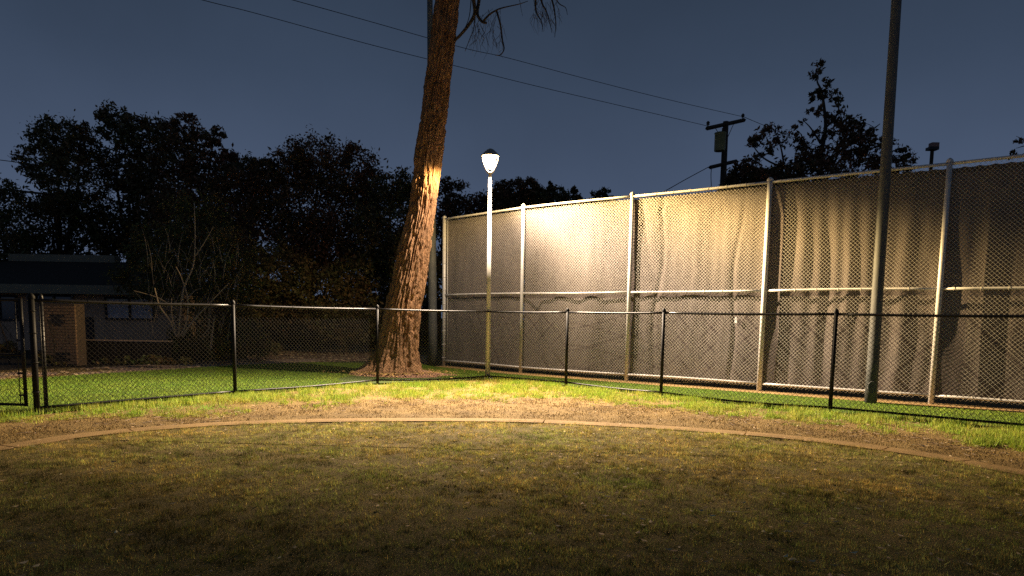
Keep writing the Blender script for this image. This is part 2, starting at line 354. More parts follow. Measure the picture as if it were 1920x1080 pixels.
# fallen leaves
def litter(name, P, s, z, m='leafdry'):
    n = len(P); a = rng.uniform(0, 6.28, n); s = s*rng.uniform(.6, 1.5, n); L = s; W = s*.5
    ca, sa = np.cos(a), np.sin(a); lift = s*rng.uniform(.15, .5, n)
    def pt(u, v, dz): return np.stack([P[:, 0]+ca*u-sa*v, P[:, 1]+sa*u+ca*v, z+dz], 1)
    V = np.stack([pt(-L, 0*L, lift), pt(0*L, -W, 0*L+.002), pt(L, 0*L, lift*.7), pt(0*L, W, lift*.4)], 1).reshape(-1, 3)
    t = rng.uniform(.4, 1.4, n); c = np.stack([t*rng.uniform(.9, 1.2, n), t, t*.9, np.ones(n)], 1)
    return npmesh(name, V, np.arange(4*n).reshape(n, 4), m, tint=np.repeat(c, 4, 0), kind='stuff')
P = np.stack([rng.uniform(-6, 6, 2600), 3+rng.uniform(0, 1, 2600)**1.1*7], 1)
P = P[frustum(P)]; wgt = .25+.75*(P[:, 0] > .5); P = P[rng.uniform(0, 1, len(P)) < wgt*.75]
litter('fallen_leaves', P, .021, .036)
P = P*np.array([1.0, 1.0])
q_ = rng.uniform(0, 1, (420, 2)); tw = MB()
for a_, b_ in q_:
    vx = verge[int(a_*(len(verge)-1))]; x_, y_ = vx[0], vx[1]-.1-b_*1.3; an = random.uniform(0, 6.28); L_ = random.uniform(.02, .09)
    tw.tube([(x_, y_, .012), (x_+math.cos(an)*L_, y_+math.sin(an)*L_, .02), (x_+math.cos(an+.4)*L_*1.8, y_+math.sin(an+.4)*L_*1.8, .012)], .0035, 3, False)
tw.build('fallen_twigs', 'palestem', kind='stuff')
P = np.stack([rng.uniform(-14, -1, 9000), rng.uniform(13, 28, 9000)], 1)
P = P[in_poly(P[:, 0], P[:, 1], np.array(path_poly)) | in_poly(P[:, 0], P[:, 1], np.array(bed_poly))]
litter('leaf_litter', P, .05, .0)

# ------------------------------------------------------------------ chain link
def chain(name, A, B, z0, z1, pitch, r, m, parent, off=Vector((0, 0, 0)), amp=.004):
    """woven diagonal wires between A and B"""
    A = A+off; B = B+off; L = (B-A).length; u = (B-A)/L; nrm = Vector((-u.y, u.x, 0)); H = z1-z0
    V = []; Fc = []
    for sgn in (1, -1):
        s = -H if sgn > 0 else 0.0
        end = L if sgn > 0 else L+H
        k0 = math.ceil(s/pitch)
        for k in range(k0, int(end/pitch)+1):
            s0 = k*pitch; t0 = 0; t1 = H
            if sgn > 0: t0 = max(0, -s0); t1 = min(H, L-s0)
            else: t0 = max(0, s0-L); t1 = min(H, s0)
            if t1-t0 < .01: continue
            a = A+u*(s0+sgn*t0)+nrm*(amp*sgn); a.z = z0+t0; b = A+u*(s0+sgn*t1)+nrm*(amp*sgn); b.z = z0+t1
            d = (b-a).normalized(); x = nrm; y = d.cross(x); o = len(V)
            for p in (a, b):
                for c, q in ((1, 0), (-.5, .87), (-.5, -.87)): V.append(tuple(p+x*(c*r)+y*(q*r)))
            Fc += [(o, o+1, o+4, o+3), (o+1, o+2, o+5, o+4), (o+2, o, o+3, o+5)]
    return npmesh(name, V, Fc, m, parent, kind='stuff')
def cap(mb, p, r, z):
    mb.lathe([(r*1.25, 0), (r*1.25, .03), (r*.9, .055), (r*.35, .075), (.001, .08)], (p.x, p.y, z), 12)

# low black fence
lf = thing('chain_link_fence', 'low black chain link fence with slim posts bending round the dirt track', 'fence')
for i, p in enumerate(fence_pts):
    if i == 3: continue                     # the white lamp post stands at this corner
    r = .038 if i == 0 else .030
    mb = MB(); mb.tube([(p.x, p.y, -.1), (p.x, p.y, LOWH+.02)], r, 12); cap(mb, p, r, LOWH+.0); mb.build('post', 'blackpost', lf)
for i in range(len(fence_pts)-1):
    a, b = fence_pts[i], fence_pts[i+1]; zt = LOWH-.015; zb = .085
    mb = MB(); n = 8; mb.tube([a.lerp(b, t/n)+Vector((0, 0, zt-.012*math.sin(math.pi*t/n))) for t in range(n+1)], .021, 10); mb.build('top_rail', 'black', lf)
    mb = MB(); mb.tube([a.lerp(b, t/n)+Vector((0, 0, zb-.02*math.sin(math.pi*t/n)*(i % 3))) for t in range(n+1)], .018, 8); mb.build('bottom_rail', 'black', lf)
    u = (b-a).normalized(); nn = Vector((u.y, -u.x, 0))
    if nn.y > 0: nn = -nn
    chain('chain_link', a, b, .05, LOWH+.012, .0715, .0027, 'blackwire', lf, off=nn*-.03)
    mb = MB(); L = (b-a).length
    for k in range(int(L/.45)):
        q = a+u*(.25+k*.45); mb.tube([q+Vector((0, 0, zt))+Vector((nn.x*.026*math.cos(t), nn.y*.026*math.cos(t), .026*math.sin(t))) for t in np.linspace(0, 6.28, 9)], .0022, 4)
    mb.build('wire_tie', 'blackwire', lf, kind='stuff')
p = fence_pts[0]; u = (fence_pts[1]-p).normalized()
mb = MB(); q = p+u*.09; mb.tube([(q.x, q.y, .05), (q.x, q.y, LOWH-.02)], .007, 6); mb.build('tension_bar', 'black', lf)
for z in (.3, .7, 1.1, 1.4):
    mb = MB(); mb.tube([p+Vector((.045*math.cos(t), .045*math.sin(t), z)) for t in np.linspace(0, 6.28, 13)], .008, 5); mb.build('tension_band', 'black', lf)
# gate
gp = fence_pts[0]+Vector((-.16, .02, 0)); gq = gp+Vector((-1.25, .10, 0))
gt = thing('chain_link_gate', 'black chain link gate with a middle rail at the left end of the low fence', 'gate')
fr = MB(); z0, z1 = .10, LOWH-.02
for a, b in ((gp+Vector((0, 0, z0)), gp+Vector((0, 0, z1+.02))), (gq+Vector((0, 0, z0)), gq+Vector((0, 0, z1+.02)))): 
    mb = MB(); mb.tube([a, b], .024, 10); mb.build('stile', 'black', gt)
for z, nm in ((z0+.02, 'bottom_rail'), (.80, 'middle_rail'), (z1, 'top_rail')):
    mb = MB(); mb.tube([gp+Vector((0, 0, z)), gq+Vector((0, 0, z))], .019, 10); mb.build(nm, 'black', gt)
chain('chain_link', gq, gp, z0, z1, .0715, .0027, 'blackwire', gt, off=Vector((0, .03, 0)))
q = gp+Vector((-.075, .0, 0)); mb = MB(); mb.tube([q+Vector((0, 0, z0)), q+Vector((0, 0, z1))], .006, 6); mb.build('tension_bar', 'black', gt)
for z in (.25, .55, 1.0, 1.35):
    mb = MB(); mb.box((gp.x-.04, gp.y, z), (.09, .03, .022)); mb.build('hinge', 'black', gt)
gl = thing('gate_post', 'slim black post standing just behind the gate hinge side', 'post')
q = gp+Vector((.03, .35, 0)); mb = MB(); mb.tube([(q.x, q.y, -.1), (q.x, q.y, LOWH)], .024, 10); mb.build('pipe', 'black', gl); mb = MB(); cap(mb, q, .024, LOWH); mb.build('cap', 'black', gl)

# tall fence
tf = thing('tall_court_fence', 'tall galvanised chain link court fence with three rails behind the low fence', 'fence')
for i, p in enumerate(tall):
    r = .05 if i in (0, 3) else .044
    mb = MB(); mb.tube([(p.x, p.y, -.1), (p.x, p.y, TALLH+.03)], r, 14); mb.build('post', 'galv', tf)
    mb = MB(); cap(mb, p, r, TALLH+.02); mb.build('post_cap', 'galv', tf)
for i in range(len(tall)-1):
    a, b = tall[i], tall[i+1]; u = (b-a).normalized()
    for nm, z, r in (('top_rail', TALLH, .027), ('middle_rail', 2.03, .024), ('bottom_rail', .17, .024)):
        off = Vector((0, 0, z)); mb = MB(); n = 6; sg = random.uniform(-.012, .012)
        mb.tube([a.lerp(b, t/n)+off+Vector((0, 0, sg*math.sin(math.pi*t/n))) for t in range(n+1)], r, 10); mb.build(nm, 'galv', tf)
        mb = MB(); L = (b-a).length
        for k in range(int(L/.38)):
            q = a+u*(.2+k*.38)+off; mb.tube([q+Vector((tnor.x*.034*math.cos(t), tnor.y*.034*math.cos(t), .034*math.sin(t))) for t in np.linspace(0, 6.28, 9)], .003, 4)
        mb.build('wire_tie', 'galvwire', tf, kind='stuff')
    chain('chain_link', a, b, .10, TALLH+.01, .0715, .0022, 'galvwire', tf, off=tnor*.045)
mb = MB()
for k in range(11):
    z = .25+k*.38; p = tall[0]; mb = MB(); mb.tube([p+Vector((.056*math.cos(t), .056*math.sin(t), z)) for t in np.linspace(0, 6.28, 13)], .008, 5); mb.build('tension_band', 'galv', tf)
q = tall[0]+tdir*.12; mb = MB(); mb.tube([q+Vector((0, 0, .12)), q+Vector((0, 0, TALLH))], .01, 6); mb.build('tension_bar', 'galv', tf)

# windscreens: one cloth per bay, each with its own folds
SL = ['windscreen cloth in the narrow far bay, leftmost of the tall fence', 'windscreen cloth with one dark fold, right behind the white lamp post bay',
      'brightly lit windscreen cloth with a small white tag, gathered at its top corner', 'windscreen cloth with soft vertical folds left of the thick steel pole',
      'dim shadowed windscreen cloth in the bay at the right edge of the photo', 'windscreen cloth of the nearest bay beyond the picture edge']
folds = [[(.1, .03, .05)], [(.14, .15, .05), (.32, -.03, .07), (.52, .06, .06), (.64, -.04, .05), (.8, .04, .07)],
         [(.05, .03, .05), (.23, .045, .02), (.60, .02, .1), (.81, .05, .018), (.95, .02, .05)],
         [(.06, .04, .05), (.2, -.04, .05), (.36, .05, .04), (.5, -.045, .03), (.68, .05, .06), (.82, -.05, .04), (.94, .04, .03)],
         [(.15, .04, .06), (.4, -.03, .05), (.6, .05, .08), (.85, -.03, .05)], [(.3, .03, .1), (.7, -.03, .1)]]
for i in range(len(tall)-1):
    a, b = tall[i], tall[i+1]; nu, nv = 320, 90; L = (b-a).length
    U, W = np.meshgrid(np.linspace(0, 1, nu), np.linspace(0, 1, nv))
    D = np.zeros_like(U)
    for c, am, wd in folds[i]:
        cc = c+.04*np.sin(W*3+c*20)*(1-W)+.02*np.sin(W*9+c*7)
        D += am*np.exp(-((U-cc)/wd)**2)*(.45+.55*np.sin(np.pi*(W*.9+.05)+c))
    for k in range(22):
        ph = rng.uniform(0, 6.28); fq = rng.uniform(6, 26); fw2 = rng.uniform(-5, 5)
        D += (.015/fq*6)*rng.uniform(.2, 1)*np.sin(U*fq+W*fw2+ph)*.5
    pa, pf = [(.004, 9), (.005, 8), (.004, 12), (.017, 9.3), (.012, 8), (.01, 9)][i]
    D += pa*np.sin(2*np.pi*pf*(U+.015*np.sin(W*4+i))+1.8*np.sin(U*7+i))*(.35+.65*np.sin(np.pi*np.clip(W, .05, .95)))
    if i == 2: D += .10*np.exp(-((U-.235-.012*np.sin(W*60))/.018)**2)*np.clip((W-.80)*5, 0, 1) + .05*np.exp(-((U-.05-.30*(1-W))/.03)**2)*np.clip((W-.4)*2, 0, 1)
    # diagonal creases low down
    for k in range(7 if i < 4 else 0):
        ph = rng.uniform(-1, 1.5); D += .010*np.exp(-((U*1.2+W*rng.choice([-1, 1])*1.1-ph)/.035)**2)*(1-W)
    sag = (1-W)**.5; D = (D-D.min()+[0, 0, 0, .02, .10, .1][i])*(.25+.75*np.minimum(1, (1-W)*6+.15)); D = .062+D*.8
    Zt = TALLH-.05-.018*np.abs(np.sin(U*np.pi*14)); Z = .13+(Zt-.13)*W
    Pm = np.stack([a.x+(b.x-a.x)*U+tnor.x*D, a.y+(b.y-a.y)*U+tnor.y*D, Z], -1).reshape(-1, 3)
    I = np.arange(nu*nv).reshape(nv, nu); FQ = np.stack([I[:-1, :-1], I[:-1, 1:], I[1:, 1:], I[1:, :-1]], -1).reshape(-1, 4)
    ws = thing('windscreen', SL[i], 'windscreen', group='windscreen cloths along the tall fence')
    npmesh('cloth', Pm, FQ, 'screen', ws, smooth=True)
    G3 = Pm.reshape(nv, nu, 3); fr_ = -np.array([tnor.x, tnor.y, 0])*.004
    for nm_, ra, rb in (('top_hem', nv-3, nv-1), ('bottom_hem', 0, 1)):
        hp = (G3[ra:rb+1]+fr_).reshape(-1, 3); nr = rb-ra+1; I2 = np.arange(nr*nu).reshape(nr, nu)
        npmesh(nm_, hp, np.stack([I2[:-1, :-1], I2[:-1, 1:], I2[1:, 1:], I2[1:, :-1]], -1).reshape(-1, 4), 'hem', ws, smooth=True)
q = at(1379, 601, 1); a, b = tall[3], tall[2]
# tag on the cloth of the third bay
dirv = ray(1379, 601); t = ((tall[2]-EYE).dot(tnor))/(dirv.dot(tnor)); q = EYE+dirv*t+tnor*.02
mb = MB(); mb.box(q, (.05, .012, .10), math.atan2(tdir.y, tdir.x)); mb.box(q+Vector((0, 0, .06)), (.02, .012, .03), math.atan2(tdir.y, tdir.x))
tag(mb.build('hanging_tag', 'tag'), 'small white tag hanging on the bright windscreen left of a post', 'tag')

# ------------------------------------------------------------------ lamp post
LP = G(914, 712); LP = Vector((LP.x, LP.y+.08, 0)); HZ = at(915, 331, LP.y).z
lp = thing('lamp_post', 'slim white lamp post with a lit lantern head at the fence corner', 'street lamp')
mb = MB(); mb.tube([(LP.x, LP.y, 0), (LP.x, LP.y, HZ)], [.058, .038], 16); mb.build('pole', 'white', lp)
mb = MB(); mb.lathe([(.13, 0), (.13, .025), (.10, .04), (.065, .06)], (LP.x, LP.y, 0), 16); mb.build('base_plate', 'white', lp)
mb = MB(); mb.lathe([(.001, 0), (.030, 0), (.030, .06), (.045, .075), (.045, .09), (.001, .09)], (LP.x, LP.y, HZ), 14); mb.build('neck', 'cap', lp)
for s in (-1, 1):
    mb = MB(); pts = [(LP.x+s*.02, LP.y, HZ+.07), (LP.x+s*.07, LP.y, HZ+.12), (LP.x+s*.125, LP.y, HZ+.22), (LP.x+s*.17, LP.y, HZ+.34), (LP.x+s*.178, LP.y, HZ+.45)]
    mb.tube(pts, [.028, .024, .017, .014, .012], 8); mb.build('bracket_arm', 'white', lp)
mb = MB(); mb.lathe([(.001, .16), (.05, .17), (.09, .21), (.115, .27), (.125, .35), (.12, .43)], (LP.x, LP.y, HZ), 24); mb.build('glass_globe', 'bulb', lp)
mb = MB(); mb.lathe([(.195, .435), (.19, .465), (.145, .515), (.08, .575), (.03, .60), (.001, .605), (.001, .545), (.075, .535), (.135, .505), (.182, .46), (.195, .435)], (LP.x, LP.y, HZ), 28)
mb.build('lamp_cap', 'cap', lp)
ld = bpy.data.lights.new('lamp_light', 'POINT'); ld.energy = 25500; ld.color = (1, .80, .58); ld.shadow_soft_size = .045
lo = bpy.data.objects.new('lamp_light', ld); COL.objects.link(lo); lo.parent = lp; lo.location = (LP.x, LP.y, HZ+.455)
# the luminaire's beam: a wide sideways throw, little light behind the post, cut off just below the horizontal
ld.use_nodes = True; n, l = ld.node_tree.nodes, ld.node_tree.links; em = n['Emission']
geo = n.new('ShaderNodeNewGeometry'); sx = n.new('ShaderNodeSeparateXYZ'); l.new(geo.outputs['Incoming'], sx.inputs[0])
def mth(op, a, b=None):
    q = n.new('ShaderNodeMath'); q.operation = op
    for k, v in enumerate((a, b)):
        if v is None: continue
        if isinstance(v, (int, float)): q.inputs[k].default_value = v
        else: l.new(v, q.inputs[k])
    return q.outputs[0]
def sstep(v, a, b, c, d):
    q = n.new('ShaderNodeMapRange'); q.interpolation_type = 'SMOOTHSTEP'; l.new(v, q.inputs[0])
    for k, w in zip((1, 2, 3, 4), (a, b, c, d)): q.inputs[k].default_value = w
    return q.outputs[0]
SG = 1
dz = mth('MAXIMUM', mth('MULTIPLY', sx.outputs['Z'], -SG), .04)
vv = mth('DIVIDE', mth('MULTIPLY', sx.outputs['Y'], -SG), dz)
xx = mth('MULTIPLY', sx.outputs['X'], -SG); uu = mth('DIVIDE', mth('MAXIMUM', xx, mth('MULTIPLY', xx, -4.0)), dz)
backf = mth('MULTIPLY', sstep(vv, -.72, .80, .20, 1.0), mth('MAXIMUM', sstep(vv, -.5, .20, 0, 1), sstep(uu, 1.0, 4.6, .30, 1.1))); frontf = sstep(vv, .90, 2.40, .92, .055)
cut = mth('MULTIPLY', sstep(dz, .035, .29, .045, 1.0), sstep(dz, .15, .5, .72, 1)); throw = sstep(dz, 1.0, .30, 1.0, 1.15)
cm = n.new('ShaderNodeMix'); cm.data_type = 'RGBA'; l.new(sstep(dz, .22, .62, 0, 1), cm.inputs[0])
cm.inputs[6].default_value = (1, .86, .50, 1); cm.inputs[7].default_value = (1, .97, .97, 1); l.new(cm.outputs[2], em.inputs[0])
l.new(mth('MULTIPLY', mth('MULTIPLY', backf, frontf), mth('MULTIPLY', cut, throw)), em.inputs[1])

# ------------------------------------------------------------------ steel poles
def steel_pole(name, label, base, lean_top, H, r1, r2, hand=False):
    t = thing(name, label, 'pole'); mb = MB(); n = 12
    mb.tube([base.lerp(lean_top, k/n) for k in range(n+1)], [r1+(r2-r1)*k/n for k in range(n+1)], 20); mb.build('shaft', 'pole', t)
    if hand:
        d = Vector((-.45, -1, 0)).normalized(); c = base+d*(r1-.004)+Vector((0, 0, .30)); u = Vector((d.y, -d.x, 0))
        mb = MB(); mb.tube([c+u*(.062*math.cos(a))+Vector((0, 0, .10*math.sin(a))) for a in np.linspace(0, 6.283, 21)], .009, 6); mb.build('hand_hole_rim', 'pole', t)
        mb = MB(); k = 20; vs = [c+d*.004]+[c+d*.004+u*(.056*math.cos(2*math.pi*j/k))+Vector((0, 0, .094*math.sin(2*math.pi*j/k))) for j in range(k)]
        mb.add(vs, [(0, 1+j, 1+(j+1) % k) for j in range(k)]); mb.build('hand_hole_cover', 'pole', t)
    mb = MB(); mb.box((lean_top.x, lean_top.y, lean_top.z), (1.3, .08, .08)); mb.build('cross_arm', 'pole', t)
    for s in (-.45, .45):
        mb = MB(); mb.box((lean_top.x+s, lean_top.y-.1, lean_top.z+.18), (.4, .22, .28)); mb.build('floodlight', 'frame', t)
    return t
b0 = G(1632, 757); b0.z = 0; tp = at(1681, 0, b0.y+.05); dv = (tp-b0)/tp.z
steel_pole('light_pole', 'thick weathered steel pole in front of the tall fence at right', b0, b0+dv*9.2, 0, .100, .070, True)
b1 = G(812, 685); b1.z = 0; tp = at(806, 0, b1.y); dv = (tp-b1)/tp.z
steel_pole('light_pole', 'pale steel pole half hidden behind the big trunk', b1, b1+dv*13.0, 0, .135, .06)

# ------------------------------------------------------------------ big tree trunk
prof = [(735, 716, 2.0, -18), (742, 703, 96, 0), (741, 690, 84, 0), (746, 665, 76, 0), (749, 640, 70, 0), (757, 570, 63, 0), (766, 525, 60, 0), (774, 480, 57, 0), (791, 400, 46, 0), (799, 335, 47, 0), (803, 300, 49, 0),
        (812, 235, 46, 0), (819, 160, 43, 0), (831, 80, 43, 0), (839, 0, 42, 0), (850, -90, 38, 0), (858, -200, 34, 0), (862, -320, 26, 0)]
TY = G(742, 706).y+.45
base = at(742, 705, TY)
cen = [Vector((at(738, 708, TY).x, TY, -.08))]; rad = [.62]
for px, py, w, _ in prof[1:]:
    p = at(px, py, TY); cen.append(p); rad.append(w/2*TY/F)
zs = np.array([c.z for c in cen]); order = np.argsort(zs); zs = zs[order]; xs = np.array([c.x for c in cen])[order]; rs = np.array(rad)[order]
nA, nH = 320, 620; Zg = np.linspace(-.06, zs[-1], nH)**1.0
cx = np.interp(Zg, zs, xs); rr = np.interp(Zg, zs, rs)
ker = np.ones(17)/17
cx = np.convolve(np.pad(cx, 8, 'edge'), ker, 'valid'); rr = np.convolve(np.pad(rr, 8, 'edge'), ker, 'valid')
TV = np.zeros((nH, nA, 3))
angs = np.linspace(0, 2*np.pi, nA, endpoint=False)
for i in range(nH):
    z = Zg[i]; flare = math.exp(-max(z, 0)/.28)
    for j in range(nA):
        t = angs[j]; ct, st = math.cos(t), math.sin(t)
        # root flares: one long root to the left, others round about
        rf = flare*(.95*max(0, math.cos(t-R(188)))**5+.40*max(0, math.cos(t-R(335)))**6+.35*max(0, math.cos(t-R(262)))**8+.3*max(0, math.cos(t-R(80)))**6)
        wob = noise.noise(Vector((ct*1.1, st*1.1, z*.7)))*.035
        tw = t*1.0+.10*math.sin(z*1.3)+.06*noise.noise(Vector((ct*2, st*2, z*1.4)))
        n1 = noise.noise(Vector((math.cos(tw)*6.0, math.sin(tw)*6.0, z*1.15)))
        n2 = noise.noise(Vector((math.cos(tw)*12.5+3, math.sin(tw)*12.5, z*3.2)))
        n3 = noise.noise(Vector((ct*26, st*26+7, z*11)))
        ridge = (1-abs(n1)*2.6); ridge = max(-.6, ridge)
        cr_ = noise.noise(Vector((ct*5+11, st*5, z*7.5)))
        amp = .046+.020*min(1, rr[i]/.4)
        d = amp*(ridge*-.9)*-1*.75 + .030*n2 + .014*n3 - .05*max(0, cr_-.15)*2
        r = rr[i]+rf*.62+wob*.9+d-.02+.05*flare*math.sin(9*t+2*z)
        TV[i, j] = (cx[i]+ct*r, TY+st*r*(.96), z)
I = np.arange(nH*nA).reshape(nH, nA); J = np.roll(I, -1, 1)
FQ = np.stack([I[:-1], J[:-1], J[1:], I[1:]], -1).reshape(-1, 4)
mb = MB(); vs = []; fs = []; c0 = G(728, 714); k = 72
for i in range(14):
    f = i/13
    for j in range(k):
        t = 2*math.pi*j/k; rx = (1.45+.12*math.sin(3*t)+.08*math.sin(7*t+1))*f; ry = (.85+.08*math.sin(4*t))*f
        x, y = c0.x+rx*math.cos(t), TY-.05+ry*math.sin(t); vs.append((x, y, .16*(math.cos(math.pi*f)*.5+.5)+.012+.02*noise.noise(Vector((x*5, y*5, 0)))*(1-f)))
for i in range(13):
    for j in range(k): fs.append((i*k+j, i*k+(j+1) % k, (i+1)*k+(j+1) % k, (i+1)*k+j))
mb.add(vs, fs, True); o = mb.build('mound', 'mulch'); o['kind'] = 'structure'; o.data.flip_normals()
P = np.stack([c0.x+rng.normal(0, .6, 1500), TY-.15+rng.normal(0, .42, 1500)], 1); litter('leaf_litter', P, .03, .09, 'thatch')
bt = thing('bare_tree', 'big leaning tree with a thick furrowed trunk behind the low fence', 'tree')
npmesh('trunk', TV.reshape(-1, 3), FQ, 'bark', bt, smooth=True)
def pxline(pts, Y0, Y1=None):
    Y1 = Y0 if Y1 is None else Y1; k = len(pts)
    return [at(x, y, Y0+(Y1-Y0)*i/(k-1)) for i, (x, y) in enumerate(pts)]
def limb(mb, pts, r0, r1, n=6):
    L = catmull3(pts, 5); k = len(L); mb.tube(L, [r0+(r1-r0)*i/(k-1) for i in range(k)], n)
def catmull3(P, n=5):
    out = []; k = len(P)
    for i in range(k-1):
        p0 = P[max(i-1, 0)]; p1 = P[i]; p2 = P[i+1]; p3 = P[min(i+2, k-1)]
        for q in range(n):
            t = q/n; out.append(.5*((2*p1)+(-p0+p2)*t+(2*p0-5*p1+4*p2-p3)*t*t+(-p0+3*p1-3*p2+p3)*t**3))
    out.append(P[-1]); return out
limbs = [([(850, 78), (863, 66), (880, 45), (890, 25), (888, 0), (880, -60), (900, -150)], .030, .05),
         ([(905, -60), (898, 0), (895, 25), (903, 40), (912, 43)], .045, .024),
         ([(905, 41), (917, 28), (931, 19), (945, 14), (972, 8), (990, 2)], .026, .006),
         ([(931, 20), (938, 45), (942, 75), (945, 92), (938, 103), (928, 103)], .024, .008),
         ([(890, 30), (888, 55), (880, 75), (872, 96)], .012, .006), ([(884, -10), (880, 30), (870, 55), (855, 70)], .012, .004),
         ([(1005, -60), (1004, 10), (1008, 28), (1016, 42), (1018, 60)], .028, .004), ([(1010, -60), (1015, 0), (1024, 20), (1030, 40), (1035, 62)], .028, .004),
         ([(1020, -50), (1035, 0), (1040, 22), (1042, 45), (1040, 70)], .028, .004), ([(1030, -30), (1046, 4), (1060, 14), (1064, 28)], .016, .004),
         ([(1000, -80), (975, -20), (976, 10), (980, 30)], .010, .003), ([(855, -300), (930, -190), (1000, -120), (1010, -40)], .10, .03), ([(862, -240), (900, -170), (905, -60)], .08, .045),
         ([(855, -250), (780, -420), (700, -520)], .14, .03), ([(862, -320), (900, -520), (980, -700)], .22, .04), ([(862, -300), (840, -560), (800, -760)], .2, .04)]
for pts, ra, rb in limbs:
    mb = MB(); limb(mb, pxline(pts, TY-.05, TY-.4), ra, rb, 7); mb.build('branch', 'darkbark', bt)
mb = MB()
for k in range(130):
    if k < 75: x0, y0 = random.uniform(885, 945), random.uniform(15, 80)
    else: x0, y0 = random.uniform(1000, 1050), random.uniform(-10, 40)
    L = random.uniform(12, 38); dx = random.uniform(-12, 12); c = random.uniform(-8, 8)
    mb.tube(pxline([(x0, y0), (x0+dx*.5+c, y0+L*.5), (x0+dx, y0+L)], TY-.4+random.uniform(-.5, .5)), [.005, .004, .0015], 3, False)
mb.build('twigs', 'darkbark', bt, kind='stuff')

# ------------------------------------------------------------------ foliage
def leaves(name, clumps, n, size, m, parent, droop=0., kind=None, loose=1.):
    """clumps: list of (centre, radii). Leaves gather in sprays on the shell of each clump."""
    P = []; wsum = sum(r[0]*r[2] for c, r in clumps)
    for c, r in clumps:
        k = max(20, int(n*r[0]*r[2]/wsum)); ns = max(6, k//38)
        d = rng.normal(0, 1, (ns, 3)); d /= np.linalg.norm(d, axis=1)[:, None]
        rad_ = rng.uniform(.25, 1.08, ns)**.55
        S = np.array(c)+d*rad_[:, None]*np.array(r)
        ss = rng.uniform(.08, .22, ns)*min(r)*loose
        w = rng.integers(0, ns, k)
        off = rng.normal(0, 1, (k, 3))*ss[w][:, None]; off[:, 2] *= .8
        P.append(S[w]+off)
    P = np.concatenate(P); k = len(P); P[:, 2] -= droop*rng.uniform(0, 1, k)
    P = P[P[:, 2] > .1]; k = len(P)
    a = rng.normal(0, 1, (k, 3)); a /= np.linalg.norm(a, axis=1)[:, None]
    b = np.cross(a, rng.normal(0, 1, (k, 3))); b /= np.linalg.norm(b, axis=1)[:, None]
    s = size*rng.uniform(.5, 1.4, k)[:, None]; L = a*s; W = b*s*.42
    V = np.stack([P-L, P-W, P+L, P+W], 1).reshape(-1, 3)
    t = rng.uniform(.45, 1.6, k)*1.0; c_ = np.stack([t*rng.uniform(.8, 1.5, k), t, t*rng.uniform(.6, 1.1, k), np.ones(k)], 1)
    return npmesh(name, V, np.arange(4*k).reshape(k, 4), m, parent, tint=np.repeat(c_, 4, 0), kind=kind)
def tree(label, Y, blobs, n, size, m='leafdark', trunk=None, cat='tree', name='leafy_tree', group=None, tr=.22, stem='darkbark'):
    """blobs in survey pixels: (px, py, half width, half height)"""
    t = thing(name, label, cat, group=group); cl = []
    for px, py, w, h in blobs:
        c = at(px, py, Y+random.uniform(-1, 1)); s = Y/F
        cl.append((tuple(c), (w*s, (w+h)*.5*s*.9, h*s)))
    leaves('crown', cl, int(n*1.55), size*.92, m, t)
    mb = MB(); bx = trunk if trunk else sum(b[0] for b in blobs)/len(blobs)
    b = at(bx, 600, Y); b.z = -.1; top = Vector(max((c for c, r in cl), key=lambda q: q[2])); fork = b.lerp(top, .35); fork.z = max(fork.z, 1.2)
    mb.tube([b, b.lerp(fork, .5)+Vector((.1, 0, 0)), fork], [tr, tr*.85, tr*.7], 8); mb.build('trunk', stem, t)
    mb = MB()
    for c, r in cl:
        c = Vector(c); mb.tube([fork, fork.lerp(c, .5)+Vector((random.uniform(-.3, .3), 0, .2)), c], [tr*.45, tr*.3, tr*.12], 5)
        for q in range(5):
            e_ = c+Vector((random.uniform(-1, 1)*r[0], random.uniform(-1, 1)*r[1], random.uniform(-.6, 1)*r[2])); mb.tube([c, c.lerp(e_, .6)+Vector((0, 0, .1)), e_], [tr*.14, tr*.08, tr*.03], 4, False)
    mb.build('limbs', stem, t)
    return t
GT = 'dark trees behind the lawn'
tree('dark tree at far left edge, cut by the photo edge', 27, [(-10, 370, 42, 50), (-30, 440, 60, 60), (10, 460, 34, 60)], 5200, .09, group=GT)
tree('dark tree with a ragged crown above the brick pillar', 31, [(105, 262, 48, 42), (150, 275, 38, 40), (80, 310, 40, 36), (130, 350, 56, 60), (100, 420, 62, 60), (190, 430, 50, 50), (60, 480, 40, 40)], 14000, .10, group=GT)
tree('tallest dark tree with flat tufted top over the low building', 33, [(215, 232, 36, 30), (265, 262, 45, 45), (240, 320, 55, 45), (290, 380, 60, 60), (225, 440, 52, 40), (300, 460, 60, 50)], 14000, .11, group=GT)
tree('dark tree with a lumpy crown, left of the round-topped tree', 30, [(345, 250, 38, 36), (330, 300, 45, 45), (400, 262, 22, 24), (385, 320, 55, 48), (425, 300, 26, 22), (360, 400, 70, 60), (440, 400, 50, 60), (410, 470, 70, 60)], 16000, .10, 'leafred', group=GT)
tree('broad round topped dark tree left of the leaning trunk', 28, [(600, 310, 72, 50), (545, 320, 52, 40), (655, 320, 52, 48), (500, 345, 46, 40), (590, 390, 110, 60), (700, 370, 48, 46), (520, 440, 90, 60), (640, 460, 90, 60), (700, 450, 60, 60), (468, 325, 36, 34), (450, 360, 48, 44), (492, 310, 26, 22)], 30000, .085, 'leafred', group=GT)
tree('dark tree directly behind the leaning trunk', 26, [(735, 350, 42, 34), (770, 370, 34, 40), (730, 430, 60, 60), (790, 450, 34, 60), (760, 520, 70, 60), (680, 530, 70, 50)], 12000, .085, group=GT)
tree('sparse dark tree between the leaning trunk and the lamp post', 34, [(845, 362, 34, 28), (860, 395, 40, 30), (830, 420, 30, 40)], 3000, .10, 'leafred', group=GT)
